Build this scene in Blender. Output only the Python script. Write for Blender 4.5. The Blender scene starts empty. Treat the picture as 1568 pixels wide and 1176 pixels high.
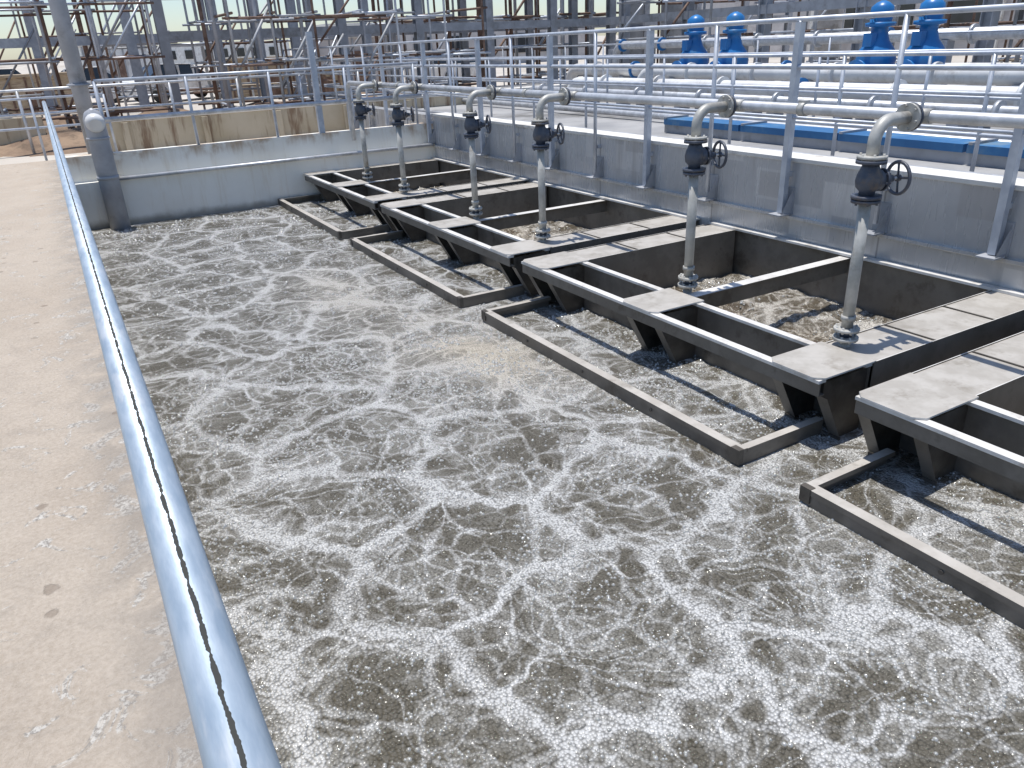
import bpy, bmesh, math, random
from mathutils import Vector, Matrix, noise
random.seed(7)
sc=bpy.context.scene
# ---------------------------------------------------------------- materials
def new_mat(name):
    m=bpy.data.materials.new(name); m.use_nodes=True
    nt=m.node_tree; b=nt.nodes['Principled BSDF']
    return m,nt,b
def setin(nt,n,i,v):
    if hasattr(v,'is_output'): nt.links.new(v,n.inputs[i])
    else: n.inputs[i].default_value=v
def math_(nt,op,a,b=None,clamp=False):
    n=nt.nodes.new('ShaderNodeMath'); n.operation=op; n.use_clamp=clamp
    setin(nt,n,0,a)
    if b is not None: setin(nt,n,1,b)
    return n.outputs[0]
def mixc(nt,f,a,b,bt='MIX'):
    n=nt.nodes.new('ShaderNodeMix'); n.data_type='RGBA'; n.blend_type=bt
    setin(nt,n,0,f)
    for i,v in ((6,a),(7,b)):
        if hasattr(v,'is_output'): nt.links.new(v,n.inputs[i])
        else: n.inputs[i].default_value=(v[0],v[1],v[2],1)
    return n.outputs[2]
def noise_(nt,vec,scale,detail=3,rough=.55,dist=0,out=0,dim='3D'):
    n=nt.nodes.new('ShaderNodeTexNoise'); n.noise_dimensions=dim; nt.links.new(vec,n.inputs['Vector'])
    n.inputs['Scale'].default_value=scale;n.inputs['Detail'].default_value=detail
    n.inputs['Roughness'].default_value=rough;n.inputs['Distortion'].default_value=dist
    return n.outputs[out]
def vor_(nt,vec,scale,feature='F1',out='Distance',dim='2D'):
    n=nt.nodes.new('ShaderNodeTexVoronoi'); n.feature=feature; n.voronoi_dimensions=dim
    nt.links.new(vec,n.inputs['Vector']); n.inputs['Scale'].default_value=scale
    return n.outputs[out]
def ramp(nt,f,a,b,smooth=True):
    n=nt.nodes.new('ShaderNodeMapRange'); n.interpolation_type='SMOOTHSTEP' if smooth else 'LINEAR'
    setin(nt,n,0,f); n.inputs[1].default_value=a;n.inputs[2].default_value=b
    return n.outputs[0]
def coord(nt,scale=(1,1,1)):
    t=nt.nodes.new('ShaderNodeTexCoord'); m=nt.nodes.new('ShaderNodeMapping')
    nt.links.new(t.outputs['Object'],m.inputs[0]); m.inputs['Scale'].default_value=scale
    return m.outputs[0]
def bump(nt,b,h,strength=.3,dist=.01):
    n=nt.nodes.new('ShaderNodeBump'); n.inputs['Strength'].default_value=strength
    n.inputs['Distance'].default_value=dist; nt.links.new(h,n.inputs['Height'])
    nt.links.new(n.outputs[0],b.inputs['Normal'])
def simple(name,c1,c2,rough=.6,metal=0,scale=3,detail=4,bs=.15,bd=.004,dirt=None,dsc=1.2,lo=.35,hi=.65,stretch=(1,1,1)):
    m,nt,b=new_mat(name); v=coord(nt,stretch)
    f=ramp(nt,noise_(nt,v,scale,detail,.6),lo,hi)
    c=mixc(nt,f,c1,c2)
    if dirt:
        d=ramp(nt,noise_(nt,v,dsc,5,.7),.50,.68); c=mixc(nt,d,c,dirt)
    nt.links.new(c,b.inputs['Base Color'])
    b.inputs['Roughness'].default_value=rough
    b.inputs['Metallic'].default_value=metal
    if bs>=.2: bump(nt,b,noise_(nt,v,scale*12,2,.7),bs,bd)
    return m
M={}
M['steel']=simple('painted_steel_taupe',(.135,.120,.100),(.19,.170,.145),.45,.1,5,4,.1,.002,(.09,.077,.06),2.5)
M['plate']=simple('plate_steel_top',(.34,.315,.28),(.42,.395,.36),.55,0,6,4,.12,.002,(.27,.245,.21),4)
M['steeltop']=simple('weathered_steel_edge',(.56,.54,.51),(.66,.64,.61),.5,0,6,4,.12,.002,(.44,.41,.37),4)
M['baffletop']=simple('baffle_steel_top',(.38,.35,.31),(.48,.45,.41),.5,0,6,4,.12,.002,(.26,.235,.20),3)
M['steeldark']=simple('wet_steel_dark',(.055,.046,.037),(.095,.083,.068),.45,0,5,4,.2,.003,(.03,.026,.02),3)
M['galv']=simple('galvanised_steel',(.48,.49,.51),(.60,.61,.63),.42,.4,9,3,.05,.001,(.40,.40,.40),4)
M['pipe']=simple('galvanised_pipe_dull',(.37,.365,.34),(.49,.48,.45),.5,.15,9,3,.08,.001,(.28,.26,.23),5)
M['valve']=simple('valve_cast_iron',(.045,.055,.08),(.085,.095,.12),.45,.1,12,3,.2,.002,(.12,.10,.09),8)
M['blue']=simple('blue_paint',(.015,.14,.38),(.02,.18,.46),.35,0,3,3,.05,.002,(.05,.17,.34),2)
M['teal']=simple('blue_sheet',(.02,.11,.27),(.03,.15,.33),.6,0,2,4,.1,.004,(.12,.20,.28),2)
M['white']=simple('white_paint',(.60,.60,.60),(.72,.72,.71),.4,0,2,3,.04,.002,(.46,.44,.42),1.5)
M['grey']=simple('grey_paint',(.30,.31,.33),(.38,.39,.42),.55,.1,3,3,.05,.002,(.24,.24,.24),2)
M['rustpole']=simple('rusty_scaffold_tube',(.13,.075,.055),(.22,.145,.11),.8,0,4,3,.1,.003,(.08,.05,.035),3)
M['rail2']=simple('rail_grey_tube',(.40,.43,.49),(.52,.55,.60),.45,.3,6,3,.05,.002)
M['wood']=simple('timber_board',(.34,.26,.17),(.45,.36,.26),.8,0,3,4,.1,.003,(.22,.16,.12),2,stretch=(1,6,6))
M['rubber']=simple('rubber_tyre',(.02,.02,.02),(.035,.035,.035),.85)
M['glass']=simple('car_glass',(.02,.025,.03),(.03,.035,.045),.08,0,1,1,0)
M['sand']=simple('sandy_ground',(.42,.38,.33),(.52,.475,.42),.9,0,.15,6,.4,.05,(.33,.29,.24),.05)
M['pave']=simple('grey_paving',(.24,.24,.245),(.34,.335,.33),.85,0,.8,6,.3,.01,(.15,.145,.14),.6)
M['brick']=simple('hazed_render',(.44,.42,.41),(.54,.51,.50),.85,0,.5,5,.1,.01,(.34,.31,.30),.3)  # background buildings: colour lightened to stand in for distance haze
M['earth']=simple('brown_earth',(.15,.10,.07),(.27,.19,.13),.95,0,1.5,6,.5,.04,(.09,.065,.045),.8)

def concrete_walk():
    m,nt,b=new_mat('walkway_concrete'); v=coord(nt)
    big=ramp(nt,noise_(nt,v,1.1,5,.6,dim='2D'),.35,.68)
    c=mixc(nt,big,(.42,.345,.27),(.48,.405,.325))
    nm=noise_(nt,v,5,6,.68,.4,dim='2D')
    mid=ramp(nt,nm,.52,.70)
    c=mixc(nt,math_(nt,'MULTIPLY',mid,.6),c,(.345,.29,.235))
    fine=noise_(nt,v,55,5,.75,dim='2D')
    c=mixc(nt,.45,c,mixc(nt,ramp(nt,fine,.25,.75),(.31,.255,.20),(.53,.465,.395)))
    sep=nt.nodes.new('ShaderNodeSeparateXYZ'); nt.links.new(v,sep.inputs[0])
    edge=ramp(nt,sep.outputs[0],-.42,.02)
    sp=noise_(nt,v,6.5,7,.72,.6,dim='2D')
    spm=ramp(nt,math_(nt,'ADD',sp,math_(nt,'MULTIPLY',edge,.085)),.600,.650)
    gr=mixc(nt,ramp(nt,fine,.42,.58),(.26,.24,.215),(.60,.57,.52))
    c=mixc(nt,math_(nt,'MULTIPLY',spm,.85),c,gr)
    dm=math_(nt,'MULTIPLY',ramp(nt,sep.outputs[0],-.34,.0),ramp(nt,nm,.30,.58))
    c=mixc(nt,math_(nt,'MULTIPLY',dm,.7),c,(.28,.245,.21))
    pv=vor_(nt,v,3.2,'F1'); rnd=vor_(nt,v,3.2,'F1','Color')
    s2=nt.nodes.new('ShaderNodeSeparateColor'); nt.links.new(rnd,s2.inputs[0])
    pm=math_(nt,'MULTIPLY',ramp(nt,math_(nt,'ADD',pv,math_(nt,'MULTIPLY',nm,.25)),.205,.165),ramp(nt,s2.outputs[0],.66,.70))
    c=mixc(nt,math_(nt,'MULTIPLY',pm,.6),c,(.22,.17,.13))
    nt.links.new(c,b.inputs['Base Color']); b.inputs['Roughness'].default_value=.9
    h=math_(nt,'ADD',fine,math_(nt,'MULTIPLY',sp,2.5))
    h=math_(nt,'SUBTRACT',h,math_(nt,'MULTIPLY',pm,1.2))
    bump(nt,b,h,.7,.014)
    return m
M['walk']=concrete_walk()
def wallmat(name,a,bcol,stain,streakc,amt=.5,topstain=None):
    m,nt,b=new_mat(name); v=coord(nt)
    c=mixc(nt,ramp(nt,noise_(nt,v,1.2,5,.6),.3,.7),a,bcol)
    vs=coord(nt,(2.2,2.2,.25))
    nn=noise_(nt,vs,2.2,5,.7)
    st=ramp(nt,nn,.52,.68)
    c=mixc(nt,math_(nt,'MULTIPLY',st,amt),c,streakc)
    sep=nt.nodes.new('ShaderNodeSeparateXYZ'); nt.links.new(v,sep.inputs[0])
    if topstain:
        tm=math_(nt,'MULTIPLY',ramp(nt,math_(nt,'ADD',sep.outputs[2],math_(nt,'MULTIPLY',nn,.5)),1.10,1.32),ramp(nt,noise_(nt,v,3,4),.42,.6))
        c=mixc(nt,math_(nt,'MULTIPLY',tm,.8),c,topstain)
    wl=ramp(nt,math_(nt,'ADD',sep.outputs[2],math_(nt,'MULTIPLY',noise_(nt,v,4,4),.16)),.24,.10)
    c=mixc(nt,math_(nt,'MULTIPLY',wl,.75),c,stain)
    nt.links.new(c,b.inputs['Base Color']); b.inputs['Roughness'].default_value=.85
    return m
M['endwall']=wallmat('end_wall_concrete',(.74,.71,.64),(.80,.78,.72),(.20,.17,.13),(.62,.54,.42),.4,(.38,.25,.14))
M['coping']=simple('coping_concrete',(.62,.60,.56),(.72,.70,.66),.8,0,2,4,.1,.01,(.45,.42,.38),2)
M['rustwall']=wallmat('rust_stained_concrete',(.46,.38,.26),(.55,.47,.35),(.16,.11,.07),(.20,.12,.07),.85)
def sidewall():
    m,nt,b=new_mat('side_wall_steel_sheet'); v=coord(nt)
    c=mixc(nt,ramp(nt,noise_(nt,v,.9,5,.6),.35,.65),(.46,.46,.465),(.56,.56,.565))
    vb=coord(nt,(0,1.5,2.4))
    vo=nt.nodes.new('ShaderNodeTexVoronoi'); vo.distance='CHEBYCHEV'; nt.links.new(vb,vo.inputs['Vector']); vo.inputs['Scale'].default_value=1.0
    s=nt.nodes.new('ShaderNodeSeparateColor'); nt.links.new(vo.outputs['Color'],s.inputs[0])
    pm=math_(nt,'MULTIPLY',ramp(nt,vo.outputs['Distance'],.36,.33),ramp(nt,s.outputs[0],.60,.62))
    c=mixc(nt,math_(nt,'MULTIPLY',pm,.6),c,(.70,.69,.68))
    pm2=math_(nt,'MULTIPLY',ramp(nt,vo.outputs['Distance'],.30,.27),ramp(nt,s.outputs[1],.72,.74))
    c=mixc(nt,math_(nt,'MULTIPLY',pm2,.4),c,(.36,.34,.33))
    sep=nt.nodes.new('ShaderNodeSeparateXYZ'); nt.links.new(v,sep.inputs[0])
    wl=ramp(nt,math_(nt,'ADD',sep.outputs[2],math_(nt,'MULTIPLY',noise_(nt,v,5,4),.2)),.36,.12)
    c=mixc(nt,math_(nt,'MULTIPLY',wl,.8),c,(.14,.12,.10))
    nz=noise_(nt,coord(nt,(1,3,.3)),2,5,.7)
    st=ramp(nt,nz,.50,.68)
    c=mixc(nt,math_(nt,'MULTIPLY',st,.4),c,(.32,.30,.28))
    seam=ramp(nt,math_(nt,'PINGPONG',sep.outputs[1],1.0),.012,.004)
    c=mixc(nt,math_(nt,'MULTIPLY',seam,.6),c,(.16,.15,.15))
    nt.links.new(c,b.inputs['Base Color']); b.inputs['Metallic'].default_value=.35
    setin(nt,b,'Roughness',math_(nt,'ADD',.14,math_(nt,'MULTIPLY',nz,.3)))
    bump(nt,b,noise_(nt,v,2.2,2,.5),.5,.02)
    return m
M['sidewall']=sidewall()
def handrail_mat():
    m,nt,b=new_mat('galvanised_handrail_zinc'); v=coord(nt)
    vs=coord(nt,(3,.6,3))
    n1=noise_(nt,vs,14,4,.6)
    c=mixc(nt,ramp(nt,n1,.3,.7),(.36,.44,.52),(.48,.55,.62))
    c=mixc(nt,math_(nt,'MULTIPLY',ramp(nt,noise_(nt,vs,5,5,.7),.50,.64),.6),c,(.62,.64,.66))
    sep=nt.nodes.new('ShaderNodeSeparateXYZ'); nt.links.new(v,sep.inputs[0])
    wob=math_(nt,'MULTIPLY',math_(nt,'SUBTRACT',noise_(nt,coord(nt,(0,1,0)),14,4,.7),.5),.008)
    sx=math_(nt,'ABSOLUTE',math_(nt,'ADD',math_(nt,'SUBTRACT',sep.outputs[0],.001),wob))
    top=math_(nt,'GREATER_THAN',sep.outputs[2],0)
    wid=math_(nt,'MULTIPLY',ramp(nt,noise_(nt,coord(nt,(0,1,0)),22,3,.8),.22,.60),.0034)
    sm=math_(nt,'MULTIPLY',math_(nt,'LESS_THAN',sx,wid),top)
    c=mixc(nt,sm,c,(.05,.05,.045))
    nt.links.new(c,b.inputs['Base Color'])
    setin(nt,b,'Metallic',math_(nt,'SUBTRACT',.35,math_(nt,'MULTIPLY',sm,.35)))
    setin(nt,b,'Roughness',math_(nt,'ADD',math_(nt,'ADD',.36,math_(nt,'MULTIPLY',n1,.25)),math_(nt,'MULTIPLY',sm,.4)))
    bump(nt,b,n1,.4,.002); return m
M['handrail']=handrail_mat()
def bubblemat():
    m,nt,b=new_mat('wet_bubble_film'); v=coord(nt)
    c=mixc(nt,noise_(nt,v,40,1),(.20,.19,.165),(.44,.44,.42))
    nt.links.new(c,b.inputs['Base Color']); b.inputs['Roughness'].default_value=.14; b.inputs['IOR'].default_value=2.4
    return m
M['bubble']=bubblemat()
def watermat():
    m,nt,b=new_mat('foamy_wastewater'); v0=coord(nt)
    def warp(v,sc_,amt,det=2):
        n=nt.nodes.new('ShaderNodeVectorMath'); n.operation='SUBTRACT'
        nt.links.new(noise_(nt,v0,sc_,det,.55,0,1,'2D'),n.inputs[0]); n.inputs[1].default_value=(.5,.5,.5)
        k=nt.nodes.new('ShaderNodeVectorMath'); k.operation='MULTIPLY_ADD'
        nt.links.new(n.outputs[0],k.inputs[0]); k.inputs[1].default_value=(amt,amt,0); nt.links.new(v,k.inputs[2])
        return k.outputs[0]
    w1=warp(v0,1.6,.38); w2=warp(w1,7,.075,2)
    big=vor_(nt,w2,1.15,'DISTANCE_TO_EDGE')
    bigl=ramp(nt,big,.075,.01)
    cen=ramp(nt,big,.06,.34)
    big2=vor_(nt,w2,2.9,'DISTANCE_TO_EDGE'); big2l=ramp(nt,big2,.085,.0)
    mid=vor_(nt,w2,9.0,'DISTANCE_TO_EDGE'); midl=ramp(nt,mid,.16,.0)
    fld=noise_(nt,w2,1.5,1,.5,dim='2D')
    pp=math_(nt,'PINGPONG',math_(nt,'MULTIPLY',fld,7.0),.5)
    loops=ramp(nt,pp,.10,.01)
    brk=ramp(nt,noise_(nt,w1,3.0,3,.62,dim='2D'),.36,.62)
    f=math_(nt,'MULTIPLY',bigl,.58)
    f=math_(nt,'ADD',f,math_(nt,'MULTIPLY',big2l,.42))
    f=math_(nt,'ADD',f,math_(nt,'MULTIPLY',loops,.36))
    f=math_(nt,'ADD',f,math_(nt,'MULTIPLY',midl,math_(nt,'ADD',math_(nt,'MULTIPLY',brk,.22),.16)))
    f=math_(nt,'ADD',f,math_(nt,'MULTIPLY',brk,.22))
    f=math_(nt,'SUBTRACT',f,math_(nt,'MULTIPLY',cen,.10))
    at=nt.nodes.new('ShaderNodeAttribute'); at.attribute_name='zone'
    s=nt.nodes.new('ShaderNodeSeparateColor'); nt.links.new(at.outputs['Color'],s.inputs[0])
    churn,scum=s.outputs[0],s.outputs[1]
    f=math_(nt,'ADD',f,math_(nt,'MULTIPLY',scum,.6))
    foam=ramp(nt,f,.02,.90,False)
    bub=vor_(nt,v0,75,'F1'); bc=vor_(nt,v0,75,'F1','Color')
    sb=nt.nodes.new('ShaderNodeSeparateColor'); nt.links.new(bc,sb.inputs[0])
    gran=math_(nt,'ADD',math_(nt,'MULTIPLY',ramp(nt,bub,.65,.10),.35),math_(nt,'MULTIPLY',sb.outputs[0],.25))
    foam=math_(nt,'MULTIPLY',foam,math_(nt,'ADD',gran,.68),True)
    wat=mixc(nt,brk,(.108,.096,.073),(.142,.130,.104))
    wat=mixc(nt,churn,wat,(.10,.073,.045))
    foc=mixc(nt,scum,(.49,.487,.475),(.49,.44,.36))
    foc=mixc(nt,churn,foc,(.52,.46,.37))
    c=mixc(nt,foam,wat,foc)
    nt.links.new(c,b.inputs['Base Color'])
    r=math_(nt,'ADD',math_(nt,'MULTIPLY',foam,.18),.07); nt.links.new(r,b.inputs['Roughness'])
    b.inputs['IOR'].default_value=1.50
    big_b=math_(nt,'MULTIPLY',noise_(nt,v0,14,3,.6,dim='2D'),1.1)
    dome=math_(nt,'MULTIPLY',math_(nt,'MULTIPLY',bub,bub),1.2)
    h=math_(nt,'SUBTRACT',big_b,math_(nt,'MULTIPLY',dome,math_(nt,'ADD',sb.outputs[1],.2)))
    bump(nt,b,h,1.0,.013)
    return m
M['water']=watermat()
# ---------------------------------------------------------------- mesh builder
class MB:
    def __init__(s): s.bm=bmesh.new(); s.mats=[]
    def mi(s,m):
        m=M[m] if isinstance(m,str) else m
        if m not in s.mats: s.mats.append(m)
        return s.mats.index(m)
    def faces(s,vs,fs,mat,smooth=False):
        i=s.mi(mat); bv=[s.bm.verts.new(v) for v in vs]
        for f in fs:
            try:
                q=s.bm.faces.new([bv[k] for k in f]); q.material_index=i; q.smooth=smooth
            except ValueError: pass
    def box(s,x0,x1,y0,y1,z0,z1,mat,top=None,rot=None):
        vs=[(x0,y0,z0),(x1,y0,z0),(x1,y1,z0),(x0,y1,z0),(x0,y0,z1),(x1,y0,z1),(x1,y1,z1),(x0,y1,z1)]
        if rot: vs=[rot@Vector(v) for v in vs]
        s.faces(vs,[(3,2,1,0),(0,1,5,4),(1,2,6,5),(2,3,7,6),(3,0,4,7)],mat)
        s.faces(vs[4:],[(0,1,2,3)],top or mat)
    def sweep(s,pts,r,mat,n=12,caps=True):
        pts=[Vector(p) for p in pts]; rings=[]; i=s.mi(mat)
        rs=r if isinstance(r,(list,tuple)) else [r]*len(pts)
        up=None
        for k,p in enumerate(pts):
            t=((pts[min(k+1,len(pts)-1)]-pts[max(k-1,0)])).normalized()
            if up is None:
                up=Vector((0,0,1)) if abs(t.z)<.9 else Vector((1,0,0))
            a=t.cross(up).normalized(); up=a.cross(t).normalized()
            rings.append([s.bm.verts.new(p+(a*math.cos(2*math.pi*j/n)+up*math.sin(2*math.pi*j/n))*rs[k]) for j in range(n)])
        for k in range(len(rings)-1):
            for j in range(n):
                f=s.bm.faces.new([rings[k][j],rings[k][(j+1)%n],rings[k+1][(j+1)%n],rings[k+1][j]]); f.smooth=True; f.material_index=i
        if caps:
            f=s.bm.faces.new(rings[0][::-1]); f.material_index=i
            f=s.bm.faces.new(rings[-1]); f.material_index=i
    def cyl(s,a,b,r,mat,n=12): s.sweep([a,b],r,mat,n)
    def flange(s,c,axis,r,t,mat,n=20,bolts=0,gap=0):
        c=Vector(c);ax=Vector(axis).normalized()
        s.sweep([c-ax*t/2,c+ax*t/2],r,mat,n)
        if bolts:
            a=ax.cross(Vector((0,0,1)) if abs(ax.z)<.9 else Vector((1,0,0))).normalized(); b=ax.cross(a)
            for k in range(bolts):
                q=2*math.pi*k/bolts+.3; p=c+(a*math.cos(q)+b*math.sin(q))*r*.8
                s.sweep([p-ax*(t/2+.012),p+ax*(t/2+.012)],.008,mat,6)
    def torus(s,c,axis,R,r,mat,n=28,m=8):
        c=Vector(c);ax=Vector(axis).normalized()
        a=ax.cross(Vector((0,0,1)) if abs(ax.z)<.9 else Vector((1,0,0))).normalized(); b=ax.cross(a); i=s.mi(mat)
        g=[]
        for k in range(n):
            q=2*math.pi*k/n; d=a*math.cos(q)+b*math.sin(q)
            g.append([s.bm.verts.new(c+d*(R+r*math.cos(2*math.pi*j/m))+ax*r*math.sin(2*math.pi*j/m)) for j in range(m)])
        for k in range(n):
            for j in range(m):
                f=s.bm.faces.new([g[k][j],g[(k+1)%n][j],g[(k+1)%n][(j+1)%m],g[k][(j+1)%m]]); f.smooth=True; f.material_index=i
    def done(s,name,bevel=0,parent=None):
        me=bpy.data.meshes.new(name); bmesh.ops.recalc_face_normals(s.bm,faces=s.bm.faces[:])
        s.bm.to_mesh(me); s.bm.free()
        for m in s.mats: me.materials.append(m)
        o=bpy.data.objects.new(name,me); sc.collection.objects.link(o)
        if bevel:
            b=o.modifiers.new('bevel','BEVEL'); b.width=bevel; b.segments=2; b.limit_method='ANGLE'
        if parent: o.parent=parent
        return o
def arc(c,a,b,R,n=7):
    c,a,b=Vector(c),Vector(a),Vector(b)
    return [c+a*R*math.cos(t*math.pi/2/n)+b*R*math.sin(t*math.pi/2/n) for t in range(n+1)]

# ---------------------------------------------------------------- ground
g=MB(); hx0,hx1,hy0,hy1,z=-.1,6.05,-5,13.25,.64; B=900
xs=[-B,hx0,hx1,B]; ys=[-B,hy0,hy1,B]
for i in range(3):
    for j in range(3):
        if i==1 and j==1: continue
        g.faces([(xs[i],ys[j],z),(xs[i+1],ys[j],z),(xs[i+1],ys[j+1],z),(xs[i],ys[j+1],z)],[(0,1,2,3)],'sand')
g.done('ground')
w=MB(); w.box(-6,.085,-5,16.6,-1.2,.70,'walk'); w.done('walkway',.012)
# ---------------------------------------------------------------- water
X0,X1,Y0,Y1=.05,5.95,-1.5,13.05; s_=.033
nx=int((X1-X0)/s_);ny=int((Y1-Y0)/s_)
def mod_range(k): return (-1.01+3.5817*k, 2.35+3.5817*k)
verts=[];cols=[]
for j in range(ny+1):
    y=Y0+(Y1-Y0)*j/ny
    for i in range(nx+1):
        x=X0+(X1-X0)*i/nx
        ch=max(0,min(1,(x-3.85)/.25))
        if ch>0:
            d=1
            for k in range(4):
                a,b=mod_range(k)
                for cy in (a+.95,a+2.45):
                    d=min(d,math.hypot((x-4.6),(y-cy))/.75)
            ch*=.45+.55*max(0,1-d*d) if d<1 else .45
        n1=noise.noise(Vector((x*1.6,y*1.6,0))); n2=noise.noise(Vector((x*6,y*6,3))); n3=noise.noise(Vector((x*13,y*13,7)))
        zz=.010*n1+.006*n2+.003*n3+ch*(.06*n2+.055*abs(n3)+.03*noise.noise(Vector((x*24,y*24,1))))
        sc1=math.exp(-(((x-2.55)/.55)**2+((y-5.2)/1.0)**2))*(.9+.6*n1)+.5*math.exp(-(((x-2.2)/.5)**2+((y-7.5)/1.2)**2))
        verts.append((x,y,zz)); cols.append((ch,max(0,min(1,sc1)),0,1))
fs=[(j*(nx+1)+i,j*(nx+1)+i+1,(j+1)*(nx+1)+i+1,(j+1)*(nx+1)+i) for j in range(ny) for i in range(nx)]
me=bpy.data.meshes.new('water'); me.from_pydata(verts,[],fs)
ca=me.color_attributes.new('zone','FLOAT_COLOR','POINT')
for i,c in enumerate(cols): ca.data[i].color=c
me.polygons.foreach_set('use_smooth',[True]*len(fs)); me.materials.append(M['water'])
wo=bpy.data.objects.new('water',me); sc.collection.objects.link(wo)
def wz(x,y):
    i=min(nx,max(0,round((x-X0)/(X1-X0)*nx))); j=min(ny,max(0,round((y-Y0)/(Y1-Y0)*ny)))
    return verts[j*(nx+1)+i][2]
# foam bubbles : thousands of small glossy domes in one mesh
bv=[];bf=[]; NB=18000; cnt=0; tries=0
while cnt<NB and tries<300000:
    tries+=1
    y=random.uniform(.2,12.8)**1.0 if random.random()<.35 else random.uniform(.2,6)
    x=random.uniform(.1,5.8)
    if x>3.9 and y<13 and random.random()<.7: continue
    q=noise.noise(Vector((x*2.2,y*2.2,11)))+.6*noise.noise(Vector((x*7,y*7,5)))
    if q<random.uniform(-.35,.45): continue
    R=random.choice((.004,.0045,.005,.006,.0075,.0095))*random.uniform(.8,1.2)*(1+.12*max(0,y-2))
    z=wz(x,y)-.1*R; b0=len(bv); m_=8
    for (cr,cz) in ((1,0),(.82,.55),(.45,.88)):
        for t in range(m_):
            an=2*math.pi*t/m_; bv.append((x+R*cr*math.cos(an),y+R*cr*math.sin(an),z+R*cz*.9))
    bv.append((x,y,z+R*.92))
    for l in range(2):
        for t in range(m_): bf.append((b0+l*m_+t,b0+l*m_+(t+1)%m_,b0+(l+1)*m_+(t+1)%m_,b0+(l+1)*m_+t))
    for t in range(m_): bf.append((b0+2*m_+t,b0+2*m_+(t+1)%m_,b0+3*m_))
    cnt+=1
me=bpy.data.meshes.new('foam_bubbles'); me.from_pydata(bv,[],bf); me.polygons.foreach_set('use_smooth',[True]*len(bf)); me.materials.append(M['bubble'])
sc.collection.objects.link(bpy.data.objects.new('foam_bubbles',me))
# ---------------------------------------------------------------- tank walls
w=MB(); w.box(.085,6.0,13.0,13.12,-1,.68,'endwall'); w.box(.085,6.0,13.12,13.32,-1,1.05,'endwall')
w.cyl((.7,12.95,.70),(5.85,12.95,.70),.028,'galv',12); w.done('end_wall',0)
w=MB(); w.box(5.9,6.15,-5,13.0,-1,1.18,'sidewall')
w.box(5.885,6.17,-5,13.0,1.18,1.215,'coping')
w.box(5.86,5.899,-5,13.0,.66,.69,'sidewall')
w.box(5.9,6.15,13.33,22,-1,1.18,'sidewall'); w.done('side_wall',.006)
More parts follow.
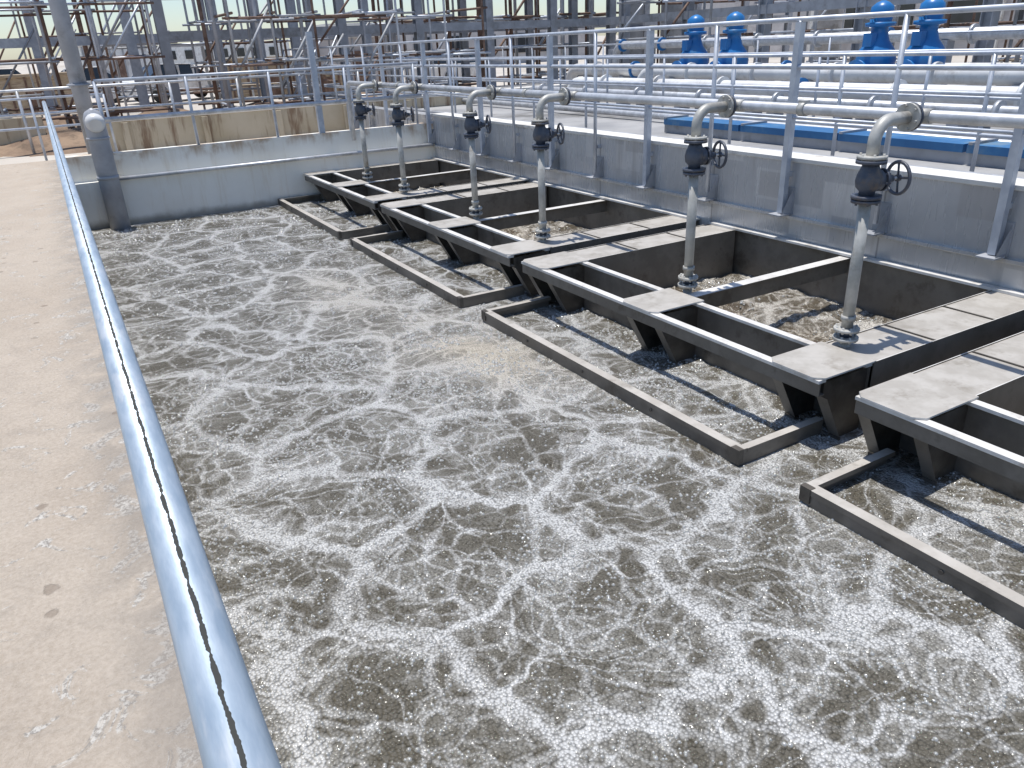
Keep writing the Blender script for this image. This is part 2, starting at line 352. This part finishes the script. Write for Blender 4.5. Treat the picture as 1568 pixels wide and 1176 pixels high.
# ---------------------------------------------------------------- decanter frames
XP,XI,XW,ZT=3.48,3.93,5.86,.45
for k in range(4):
    a,b=mod_range(k); m=MB()
    p=.40
    mid=(a+b)/2-.01
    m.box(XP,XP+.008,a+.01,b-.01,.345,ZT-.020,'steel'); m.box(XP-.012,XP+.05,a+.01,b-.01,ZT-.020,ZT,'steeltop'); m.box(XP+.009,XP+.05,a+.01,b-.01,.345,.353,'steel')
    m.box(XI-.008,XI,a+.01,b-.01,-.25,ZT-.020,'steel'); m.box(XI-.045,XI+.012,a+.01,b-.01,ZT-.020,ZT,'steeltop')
    for (u,v) in ((a,a+p),(mid-p/2,mid+p/2),(b-p,b)):
        c=.05; z0,z1=ZT+.003,ZT+.013; x0,x1=XP-.02,XI+.03
        poly=[(x0+c,u),(x1,u),(x1,v),(x0+c,v),(x0,v-c),(x0,u+c)]
        n=len(poly)
        vs=[(q[0],q[1],z0) for q in poly]+[(q[0],q[1],z1) for q in poly]
        m.faces(vs,[tuple(range(n))[::-1]]+[(i,(i+1)%n,n+(i+1)%n,n+i) for i in range(n)],'steeltop')
        m.faces(vs[n:],[tuple(range(n))],'plate')
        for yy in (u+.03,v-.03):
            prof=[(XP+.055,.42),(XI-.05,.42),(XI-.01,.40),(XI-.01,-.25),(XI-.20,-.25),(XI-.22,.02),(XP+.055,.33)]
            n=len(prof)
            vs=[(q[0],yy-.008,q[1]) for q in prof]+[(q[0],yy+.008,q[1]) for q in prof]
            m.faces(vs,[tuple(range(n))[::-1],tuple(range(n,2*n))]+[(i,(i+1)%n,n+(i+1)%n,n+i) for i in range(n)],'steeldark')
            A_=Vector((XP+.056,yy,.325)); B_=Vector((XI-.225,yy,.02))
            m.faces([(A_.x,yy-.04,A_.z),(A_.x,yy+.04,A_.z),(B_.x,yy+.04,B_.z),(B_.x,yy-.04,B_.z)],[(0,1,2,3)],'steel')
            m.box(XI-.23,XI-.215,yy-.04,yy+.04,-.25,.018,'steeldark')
    for (u,v) in ((a,a+p-.02),(b-p+.02,b)):
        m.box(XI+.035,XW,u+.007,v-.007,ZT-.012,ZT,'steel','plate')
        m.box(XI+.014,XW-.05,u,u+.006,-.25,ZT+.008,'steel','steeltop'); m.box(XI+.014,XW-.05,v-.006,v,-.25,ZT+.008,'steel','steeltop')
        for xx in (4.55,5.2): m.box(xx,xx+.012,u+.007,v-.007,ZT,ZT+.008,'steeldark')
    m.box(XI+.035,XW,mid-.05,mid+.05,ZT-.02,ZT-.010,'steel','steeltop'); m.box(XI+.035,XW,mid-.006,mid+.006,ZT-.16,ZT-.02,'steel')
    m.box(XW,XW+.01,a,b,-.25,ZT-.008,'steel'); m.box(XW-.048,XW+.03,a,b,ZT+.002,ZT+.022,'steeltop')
    # scum baffle round the front at water level: angle section
    xb,ya,yb=2.98,-.9013+3.5817*k,-.9013+3.5817*k+3.14
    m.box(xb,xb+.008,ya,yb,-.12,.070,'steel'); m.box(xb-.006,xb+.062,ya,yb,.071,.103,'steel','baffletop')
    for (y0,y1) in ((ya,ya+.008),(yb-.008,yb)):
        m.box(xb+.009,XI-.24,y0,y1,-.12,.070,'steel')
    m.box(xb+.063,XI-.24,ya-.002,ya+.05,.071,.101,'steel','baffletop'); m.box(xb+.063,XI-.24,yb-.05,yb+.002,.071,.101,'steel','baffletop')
    for t in range(1,4):
        yy=ya+t*(yb-ya)/4; m.cyl((xb-.008,yy,.05),(xb+.02,yy,.05),.012,'steeldark',8)
    for yy in (ya+.03,yb-.03): m.box(xb-.01,xb+.03,yy-.035,yy+.03,.02,.107,'steeldark')
    m.done('decanter_weir_frame')
# ---------------------------------------------------------------- stands with valves + manifold
XS,XM,ZM=4.04,4.42,1.81
wd=Vector((.97,-.24,0)).normalized()
ysl=[]
for k in range(0,4):
    for s1 in (.18,1.634):
        ysl.append(-.9013+3.5817*k+s1)
for y in ysl:
    m=MB(); x=XS; r=.036
    m.cyl((x,y,-.3),(x,y,.50),r*.95,'pipe',16)
    for zz in (.505,.565): m.flange((x,y,zz),(0,0,1),.078,.018,'pipe',20,8)
    m.cyl((x,y,.51),(x,y,.56),r,'valve',16); m.cyl((x,y,.57),(x,y,1.37),r,'pipe',16)
    m.flange((x,y,.64),(0,0,1),.045,.03,'pipe',16)
    m.flange((x,y,1.365),(0,0,1),.082,.018,'valve',20,6); m.flange((x,y,1.39),(0,0,1),.085,.02,'valve',20)
    prof=[(1.40,.045),(1.42,.045),(1.445,.068),(1.48,.074),(1.515,.068),(1.56,.05),(1.58,.045)]
    m.sweep([(x,y,q[0]) for q in prof],[q[1] for q in prof],'valve',18)
    c=Vector((x,y,1.48))
    def P(t): return c+wd*t
    m.sweep([P(.0),P(.07),P(.085)],[.068,.062,.05],'valve',16); m.flange(P(.092),wd,.066,.014,'valve',16,6)
    m.sweep([P(.1),P(.125),P(.14),P(.165)],[.042,.036,.024,.020],'valve',12); m.cyl(P(.16),P(.235),.009,'galv',8)
    m.torus(P(.205),wd,.092,.0105,'valve')
    side=wd.cross(Vector((0,0,1)))
    for q in range(4):
        an=q*math.pi/2+.4+y; d=side*math.cos(an)+Vector((0,0,1))*math.sin(an); m.cyl(P(.205),P(.205)+d*.092,.007,'valve',6)
    m.flange(P(.205),wd,.02,.022,'valve',10)
    m.flange((x,y,1.59),(0,0,1),.085,.02,'valve',20); m.flange((x,y,1.615),(0,0,1),.082,.018,'pipe',20,6)
    R=.115; ctr=Vector((x+R,y,ZM-R))
    m.sweep([(x,y,1.62)]+arc(ctr,(-1,0,0),(0,0,1),R,9)+[(XM-.12,y,ZM)],r,'pipe',16)
    m.flange((XM-.11,y,ZM),(1,0,0),.08,.018,'pipe',20,6); m.flange((XM-.085,y,ZM),(1,0,0),.08,.018,'valve',20)
    m.cyl((XM-.08,y,ZM),(XM,y,ZM),r,'pipe',16); m.flange((XM,y,ZM),(0,1,0),.043,.16,'pipe',18)
    m.done('air_valve_riser')
m=MB(); m.cyl((XM,-2,ZM),(XM,12.9,ZM),.036,'galv',18)
m.sweep([(XM,12.88,ZM)]+arc((XM,12.9,ZM-.12),(0,0,1),(0,1,0),.12)+[(XM,13.02,.9)],.036,'galv',12)
for y in (.2,3.7,7.3,10.8):
    m.flange((XM,y,ZM),(0,1,0),.046,.05,'pipe',16); m.box(XM-.02,XM+.02,y-.03,y+.03,ZM+.03,ZM+.055,'pipe')
m.done('air_supply_pipe')
# ---------------------------------------------------------------- left handrail
m=MB(); m.cyl((0,-2,0),(0,17.2,0),.0335,'handrail',40)
o=m.done('handrail_pipe'); o.location=(.012,0,1.6566)
m=MB()
for y in [-1.2+2.0*i for i in range(10)]:
    m.cyl((0,y,-.955),(0,y,-.02),.022,'galv',12); m.box(-.05,.05,y-.05,y+.05,-.956,-.948,'galv')
q=m.done('rail_posts',parent=o)
# ---------------------------------------------------------------- railings
def railing(x,y0,y1,zb,zs,step,mat='rail2',r=.022,axis='y',pr=None):
    m=MB(); n=int((y1-y0)/step+.001)
    P=(lambda a,z:(x,a,z)) if axis=='y' else (lambda a,z:(a,x,z))
    for zz in zs: m.cyl(P(y0,zz),P(y1,zz),r,mat,10)
    for i in range(n+1):
        a=y0+i*step; m.cyl(P(a,zb),P(a,max(zs)),pr or r,mat,8)
    return m
m=railing(5.82,-2,22,.78,(2.38,2.0),1.0)
m.cyl((5.82,-2,1.58),(5.82,22,1.58),.014,'rail2',8)
for i in range(24):
    y=-2+i*1.0
    if i%2==1:
        m.box(5.79,5.85,y-.03,y+.03,.72,2.36,'rail2')
    m.box(5.72,5.859,y-.07,y+.07,.70,.712,'grey'); m.box(5.888,5.899,y-.07,y+.07,.70,.95,'grey')
    m.faces([(5.74,y-.06,.713),(5.887,y-.06,.713),(5.887,y-.06,.94)],[(0,1,2)],'grey')
    m.box(5.85,5.898,y-.02,y+.02,1.05,1.09,'rail2')
m.done('guard_railing')
m=railing(13.22,.7,5.8,1.05,(1.52,2.05),1.25,axis='x',r=.024); m.cyl((.7,13.18,1.52),(5.8,13.18,1.52),.034,'galv',12)
m.box(3.9,3.99,13.18,13.26,1.05,2.6,'rail2')
m.done('guard_railing')
for x,zb,zs,y0,y1,st in ((7.1,1.0,(2.05,1.72,1.38),-2,24,1.5),(9.3,1.0,(2.0,1.5),-2,22,1.6),(13.2,1.0,(2.15,1.6),-2,26,1.8)):
    m=railing(x,y0,y1,zb,zs,st,mat='rail2',r=.02); m.done('guard_railing')
m=railing(16.9,-5,1.0,.64,(1.75,1.25),1.2,axis='x',r=.022); m.done('guard_railing')
m=railing(18.6,-6,8.0,.64,(1.85,1.4),1.4,axis='x',r=.03,mat='galv'); m.done('guard_railing')
# corner pipe & column
m=MB(); m.sweep([(.56,12.85,-.8),(.56,12.85,1.35)]+[(.56,12.85-.07*(1-math.cos(t)),1.35+.30*math.sin(t)) for t in (0.4,.8,1.2)]+[(.56,12.75,1.70)],[.14,.14,.14,.135,.11,.02],'grey',20)
m.flange((.56,12.85,1.3),(0,0,1),.155,.03,'grey',24); m.flange((.56,12.85,.75),(0,0,1),.148,.05,'grey',24)
m.sweep([(.56,12.80,1.50),(.56,12.64,1.52),(.56,12.60,1.5)],[.12,.13,.08],'white',18)
m.done('vent_pipe')
m=MB(); m.cyl((.52,13.7,.6),(.52,13.7,6),.115,'grey',16); m.flange((.52,13.7,2.0),(0,0,1),.16,.03,'grey',16,6); m.done('steel_column')
m=MB(); m.box(.6,14,17.3,17.7,0,1.22,'rustwall'); m.box(.6,14,17.28,17.72,1.22,1.27,'coping')
for i in range(9): m.box(1.2+i*1.5,1.32+i*1.5,17.2,17.3,.5,1.2,'rustwall')
m.done('stained_concrete_wall',.01)
m=MB(); m.box(-12,-.1,19.5,19.9,0,1.3,'rustwall'); m.done('stained_concrete_wall',.01)
m=MB(); vs=[];nxx,nyy=40,14
for j in range(nyy+1):
    for i in range(nxx+1):
        x=-12+i*.65;y=17.9+j*.5
        e=math.sin(math.pi*j/nyy)
        vs.append((x,y,.6+e*(.35+.5*noise.noise(Vector((x*.6,y*.8,0)))+.15*noise.noise(Vector((x*2,y*2,0))))))
m.faces(vs,[(j*(nxx+1)+i,j*(nxx+1)+i+1,(j+1)*(nxx+1)+i+1,(j+1)*(nxx+1)+i) for j in range(nyy) for i in range(nxx)],'earth',True)
m.done('earth_mound')
# ---------------------------------------------------------------- right platform
m=MB(); m.box(6.15,24,-6,13.24,.3,1.0,'pave'); m.box(6.16,24,13.24,24,.3,1.0,'pave'); m.done('pavement')
m=MB()
for i in range(8):
    y=-3+i*1.5; m.box(7.75,8.15,y,y+1.46,1.12,1.20,'teal'); m.box(7.73,8.17,y+1.40,y+1.44,1.2,1.225,'grey')
m.box(7.8,8.1,-3,9,1.0,1.12,'grey'); m.done('blue_channel_cover')
# small services along the pavement: conduit tray, hose loops
m=MB()
for (x,z,r) in ((6.45,1.04,.03),(6.55,1.035,.025),(6.95,1.05,.04),(8.7,1.10,.05)): m.cyl((x,-3,z),(x,21,z),r,random.choice(('galv','grey','rail2')),8)
for i in range(14): m.box(6.4,7.0,-2.6+i*1.7,-2.5+i*1.7,1.0,1.012,'steeldark')
m.done('cable_conduits')
def bigpipe(x,z,y0,y1,r,mat='white'):
    m=MB(); m.sweep([(x,y0,z),(x,y1,z)]+[(x,y1+.35*math.sin(t),z-.35*(1-math.cos(t))) for t in (.3,.6,.9,1.2,1.57)]+[(x,y1+.35,.9)],r,mat,18)
    y=y0+.6
    while y<y1: m.flange((x,y,z),(0,1,0),r+.06,.05,'blue' if random.random()<.35 else mat,20); m.box(x-.12,x+.12,y+.4,y+.55,1.0,z-r+.02,'grey'); y+=1.7
    m.done('water_pipe')
bigpipe(9.9,1.30,-2,16,.07,'galv'); bigpipe(10.4,1.42,-2,14.9,.13)
bigpipe(11.2,1.62,-2,13.4,.12)
bigpipe(13.9,1.5,-2,20,.16); bigpipe(14.8,2.1,-2,19,.11,'galv')
for (x,y) in ((12,13),(12,11.9),(12,8.7),(12,7.85),(12.2,5.2),(12.2,4.3)):
    m=MB(); z=1.0
    m.box(x-.4,x+.4,y-.35,y+.35,z,z+.3,'pave'); 
    prof=[(1.3,.36),(1.36,.36),(1.37,.26),(1.6,.29),(1.80,.31),(1.95,.27),(2.08,.17),(2.2,.13),(2.28,.13),(2.30,.23),(2.35,.23),(2.36,.16),(2.46,.18),(2.58,.17),(2.64,.10),(2.67,.03)]
    m.sweep([(x,y,q[0]) for q in prof],[q[1] for q in prof],'blue',20)
    m.box(x-.28,x-.16,y-.08,y+.08,2.0,2.2,'blue'); m.cyl((x-.2,y,2.45),(x-.34,y,2.45),.05,'grey',10)
    for q in range(6):
        an=q*math.pi/3; m.cyl((x+.32*math.cos(an),y+.32*math.sin(an),1.34),(x+.32*math.cos(an),y+.32*math.sin(an),1.39),.02,'grey',6)
    m.sweep([(x,y,1.62),(x-.5,y,1.62)],.13,'blue',16); m.flange((x-.46,y,1.62),(1,0,0),.2,.04,'blue',18,8)
    m.sweep([(x-.48,y,1.62),(11.2,y,1.62)],.12,'white',16)
    m.done('blue_pump')
for (x,y,r) in ((18,22.7,.42),(19.6,22.4,.42),(26,21,.5)):
    m=MB(); m.cyl((x,y,.6),(x,y,9),r,'grey',24)
    for zz in (1.2,2.6,4,5.5): m.flange((x,y,zz),(0,0,1),r+.06,.06,'grey',24)
    m.done('vertical_tank_column')
# ---------------------------------------------------------------- scaffolds & steel frames
def scaffold(x0,x1,y0,y1,zt,bx,by,lv,mats,r=.028,diag=.35,jit=.15,keep=.85):
    m=MB(); nx_=int((x1-x0)/bx);ny_=int((y1-y0)/by)
    px={}
    for i in range(nx_+1):
        for j in range(ny_+1):
            x=x0+i*bx+random.uniform(-jit,jit);y=y0+j*by+random.uniform(-jit,jit); px[i,j]=(x,y)
            if random.random()<keep: m.cyl((x,y,.6),(x+random.uniform(-.05,.05),y,zt+random.uniform(-.6,.6)),r*random.choice((1,1,1.6)),random.choice(mats),8)
    z=.6+lv*.6
    while z<zt:
        for j in range(ny_+1):
            for i in range(nx_):
                if random.random()<keep: a,b=px[i,j],px[i+1,j]; dz=random.uniform(-.06,.06); m.cyl((a[0]-.15,a[1]-.04,z+dz),(b[0]+.15,b[1]-.04,z+dz),r,random.choice(mats),6)
        for i in range(nx_+1):
            for j in range(ny_):
                if random.random()<keep*.8: a,b=px[i,j],px[i,j+1]; m.cyl((a[0]+.04,a[1]-.15,z+.05),(b[0]+.04,b[1]+.15,z+.05),r,random.choice(mats),6)
        if random.random()<.5:
            i=random.randrange(nx_) if nx_ else 0; j=random.randrange(ny_) if ny_ else 0
            a=px[i,j]; m.box(a[0],a[0]+bx,a[1],a[1]+.5,z+.06,z+.1,'wood')
        z+=lv
    for i in range(nx_):
        for j in range(ny_+1):
            if random.random()<diag: a,b=px[i,j],px[i+1,j]; z=.8+random.random()*2; m.cyl((a[0],a[1]+.05,z),(b[0],b[1]+.05,z+lv*1.4),r,random.choice(mats),6)
    return m.done('scaffolding')
R_=['rustpole','rustpole','rail2','grey']; G_=['grey','rail2','rail2','rustpole','grey']
scaffold(-3,3.5,20,24,6.5,1.1,1.3,1.1,R_,.028)
scaffold(3.8,10.5,18.5,23,6.5,1.0,1.5,.95,R_+G_,.030)
scaffold(2,9,25,29,7,1.5,2,1.3,G_,.034)
scaffold(-6,3,27,31,7,1.5,2,1.5,R_,.03)
scaffold(10.5,20,24,28,8,1.1,1.6,.95,R_+['rail2'],.04)
scaffold(15.5,26,16,21,8,1.4,2,1.0,R_+G_,.035)
scaffold(17,27,6,14,7,1.6,1.6,1.0,R_+G_,.035)
scaffold(17,25,-4,4,7,1.7,2,1.15,R_+G_,.035)
def hframe(x,y0,y1,n,zt,mat='grey',axis='y'):
    m=MB()
    for i in range(n+1):
        a=y0+(y1-y0)*i/n
        c=(x,a) if axis=='y' else (a,x)
        m.box(c[0]-.12,c[0]+.12,c[1]-.12,c[1]-.10,.6,zt,mat); m.box(c[0]-.12,c[0]+.12,c[1]+.10,c[1]+.12,.6,zt,mat); m.box(c[0]-.01,c[0]+.01,c[1]-.099,c[1]+.099,.6,zt,mat)
    for z in (2.7,3.9,zt-.2):
        if axis=='y': m.box(x-.1,x+.1,y0,y1,z,z+.22,mat)
        else: m.box(y0,y1,x-.1,x+.1,z,z+.22,mat)
    m.done('steel_frame')
hframe(16.5,-2,24,9,7); hframe(22.5,3,17,6,7,'grey','x'); hframe(24.2,-2,9,5,7,'rail2','x'); hframe(26.5,8,30,8,7,'grey','x')
m=MB()
m.box(46,58,-20,50,.5,6,'brick')
for i in range(14):
    y=-18+i*4.1; m.box(45.9,45.99,y,y+2.2,1.6,3.6,'glass'); m.box(45.85,45.9,y-.1,y+2.3,1.5,1.6,'coping'); m.box(45.8,46,y+2.9,y+3.3,.6,6,'coping')
m.done('industrial_building')
m=MB(); m.box(20,45,62,72,.5,4.0,'brick')
for i in range(7): m.box(21+i*3,22.6+i*3,61.9,61.98,1.5,3.0,'glass')
m.box(19.8,45.2,61.8,72.2,4.0,4.2,'coping'); m.done('industrial_building')
m=MB(); m.box(-45,-16,200,220,.5,5,'white'); 
for i in range(9): m.box(-44+i*3.2,-42+i*3.2,199.8,199.95,2,4,'glass')
m.box(-45.3,-15.7,199.5,220,5,5.3,'coping'); m.done('white_building')
m=MB(); m.box(20,60,220,240,.5,5,'white')
for i in range(9): m.box(21+i*4.2,23+i*4.2,219.8,219.95,2,4,'glass')
m.done('white_building')
m=MB(); vs=[]; n=90
for j in range(7):
    for i in range(n+1):
        x=-420+i*10; e=math.sin(math.pi*j/6)
        vs.append((x,430+j*25,.5+e*(4+4*noise.noise(Vector((x*.008,j*.3,0)))+2*noise.noise(Vector((x*.03,j,4))))))
m.faces(vs,[(j*(n+1)+i,j*(n+1)+i+1,(j+1)*(n+1)+i+1,(j+1)*(n+1)+i) for j in range(6) for i in range(n)],'sand',True); m.done('hill')
for (x,y,w_,d,h,mt) in ((-1.5,34,2.6,2,1.3,'wood'),(6.5,33,3,2,1.5,'wood'),(11,36,4,2.5,2.2,'brick'),(2.2,46,3,2.4,2.4,'white'),(9,31,1.4,1.2,1.1,'wood')):
    m=MB(); m.box(x,x+w_,y,y+d,.62,.62+h,mt); m.box(x-.1,x+w_+.1,y-.1,y+d+.1,.62+h,.70+h,'wood' if mt=='wood' else 'coping')
    for i in range(5): m.box(x+.05+i*w_/5,x+.12+i*w_/5,y-.05,y-.001,.66,.6+h,'rustpole' if mt=='wood' else 'grey')
    m.box(x+w_*.4,x+w_*.62,y-.03,y-.002,.66,.5+h*.8,'rustpole')
    m.done('site_shed' if mt!='wood' else 'timber_crate')
def car(x,y,rot,col,kind='car'):
    m=MB(); L,W=4.4,1.75
    def ext(prof,w0,w1,mat):
        n=len(prof); vs=[(p[0],-w0/2 if p[1]<.95 else -w1/2,p[1]) for p in prof]+[(p[0],w0/2 if p[1]<.95 else w1/2,p[1]) for p in prof]
        m.faces(vs,[tuple(range(n))[::-1],tuple(range(n,2*n))]+[(i,(i+1)%n,n+(i+1)%n,n+i) for i in range(n)],mat)
    ext([(-2.2,.35),(2.2,.35),(2.22,.62),(2.05,.80),(1.1,.92),(-1.9,.94),(-2.2,.85)],W,W,col)
    top=[(1.05,.921),(.35,1.40),(-1.0,1.44),(-1.75,.945)] if kind=='car' else [(1.05,.921),(.5,1.5),(-.45,1.52),(-.6,.945)]
    ext(top,W-.1,W-.4,'glass'); 
    ext([(.32,1.405),(-1.0 if kind=='car' else -.45,1.445),(-1.0 if kind=='car' else -.45,1.48),(.32,1.45)],1.36,1.36,col)
    for xx in (.30,-.35,): m.box(xx-.04,xx+.04,-.80,.80,.945,1.40,col)
    for xx in (-1.35,1.35):
        for yy in (-.86,.86):
            m.cyl((xx,yy-.1,.34),(xx,yy+.1,.34),.34,'rubber',18); m.cyl((xx,yy-.11,.34),(xx,yy+.11,.34),.18,'galv',12)
    m.box(2.2,2.24,-.8,-.5,.6,.72,'galv'); m.box(2.2,2.24,.5,.8,.6,.72,'galv'); m.box(2.19,2.25,-.85,.85,.38,.5,'rubber')
    o=m.done('parked_car' if kind=='car' else 'pickup_truck',.03); o.location=(x,y,.645); o.rotation_euler=(0,0,math.radians(rot))
car(5.2,37,20,'white'); car(9.0,41,100,'white','p'); car(1.5,40,170,'white'); car(-1.5,52,10,'grey','p'); car(13,39,60,'white'); car(16,33,30,'white','p'); car(19,37,75,'blue')
# ---------------------------------------------------------------- camera
cd=bpy.data.cameras.new('Camera'); cam=bpy.data.objects.new('Camera',cd); sc.collection.objects.link(cam); sc.camera=cam
pi_,ya_,ro=.4231,.5099,-.0459
fw=Vector((math.sin(ya_)*math.cos(pi_),math.cos(ya_)*math.cos(pi_),-math.sin(pi_))); r=fw.cross(Vector((0,0,1))).normalized(); u=r.cross(fw)
R2=r*math.cos(ro)+u*math.sin(ro); U2=-r*math.sin(ro)+u*math.cos(ro)
mt=Matrix((R2,U2,-fw)).transposed().to_4x4(); mt.translation=Vector((0,0,2.3)); cam.matrix_world=mt
cd.sensor_width=36; cd.lens=1159.06/1568*36; cd.clip_start=.05; cd.clip_end=3000
# ---------------------------------------------------------------- light
S=Vector((-.045,.10,1)).normalized(); el=math.asin(S.z); az=math.atan2(S.x,S.y)
wd_=bpy.data.worlds.new('World'); sc.world=wd_; wd_.use_nodes=True; nt=wd_.node_tree
sk=nt.nodes.new('ShaderNodeTexSky'); sk.sky_type='NISHITA'; sk.sun_disc=False; sk.sun_elevation=el; sk.sun_rotation=az; sk.dust_density=.6; sk.ozone_density=3.5
bg=nt.nodes['Background']; nt.links.new(sk.outputs[0],bg.inputs[0]); bg.inputs[1].default_value=.15
ld=bpy.data.lights.new('sun','SUN'); ld.energy=5.0; ld.angle=math.radians(.5); ld.color=(1,.97,.92)
lo=bpy.data.objects.new('sun',ld); sc.collection.objects.link(lo); lo.rotation_euler=S.to_track_quat('Z','Y').to_euler()
sc.view_settings.view_transform='Standard'; sc.view_settings.look='None'; sc.view_settings.exposure=0
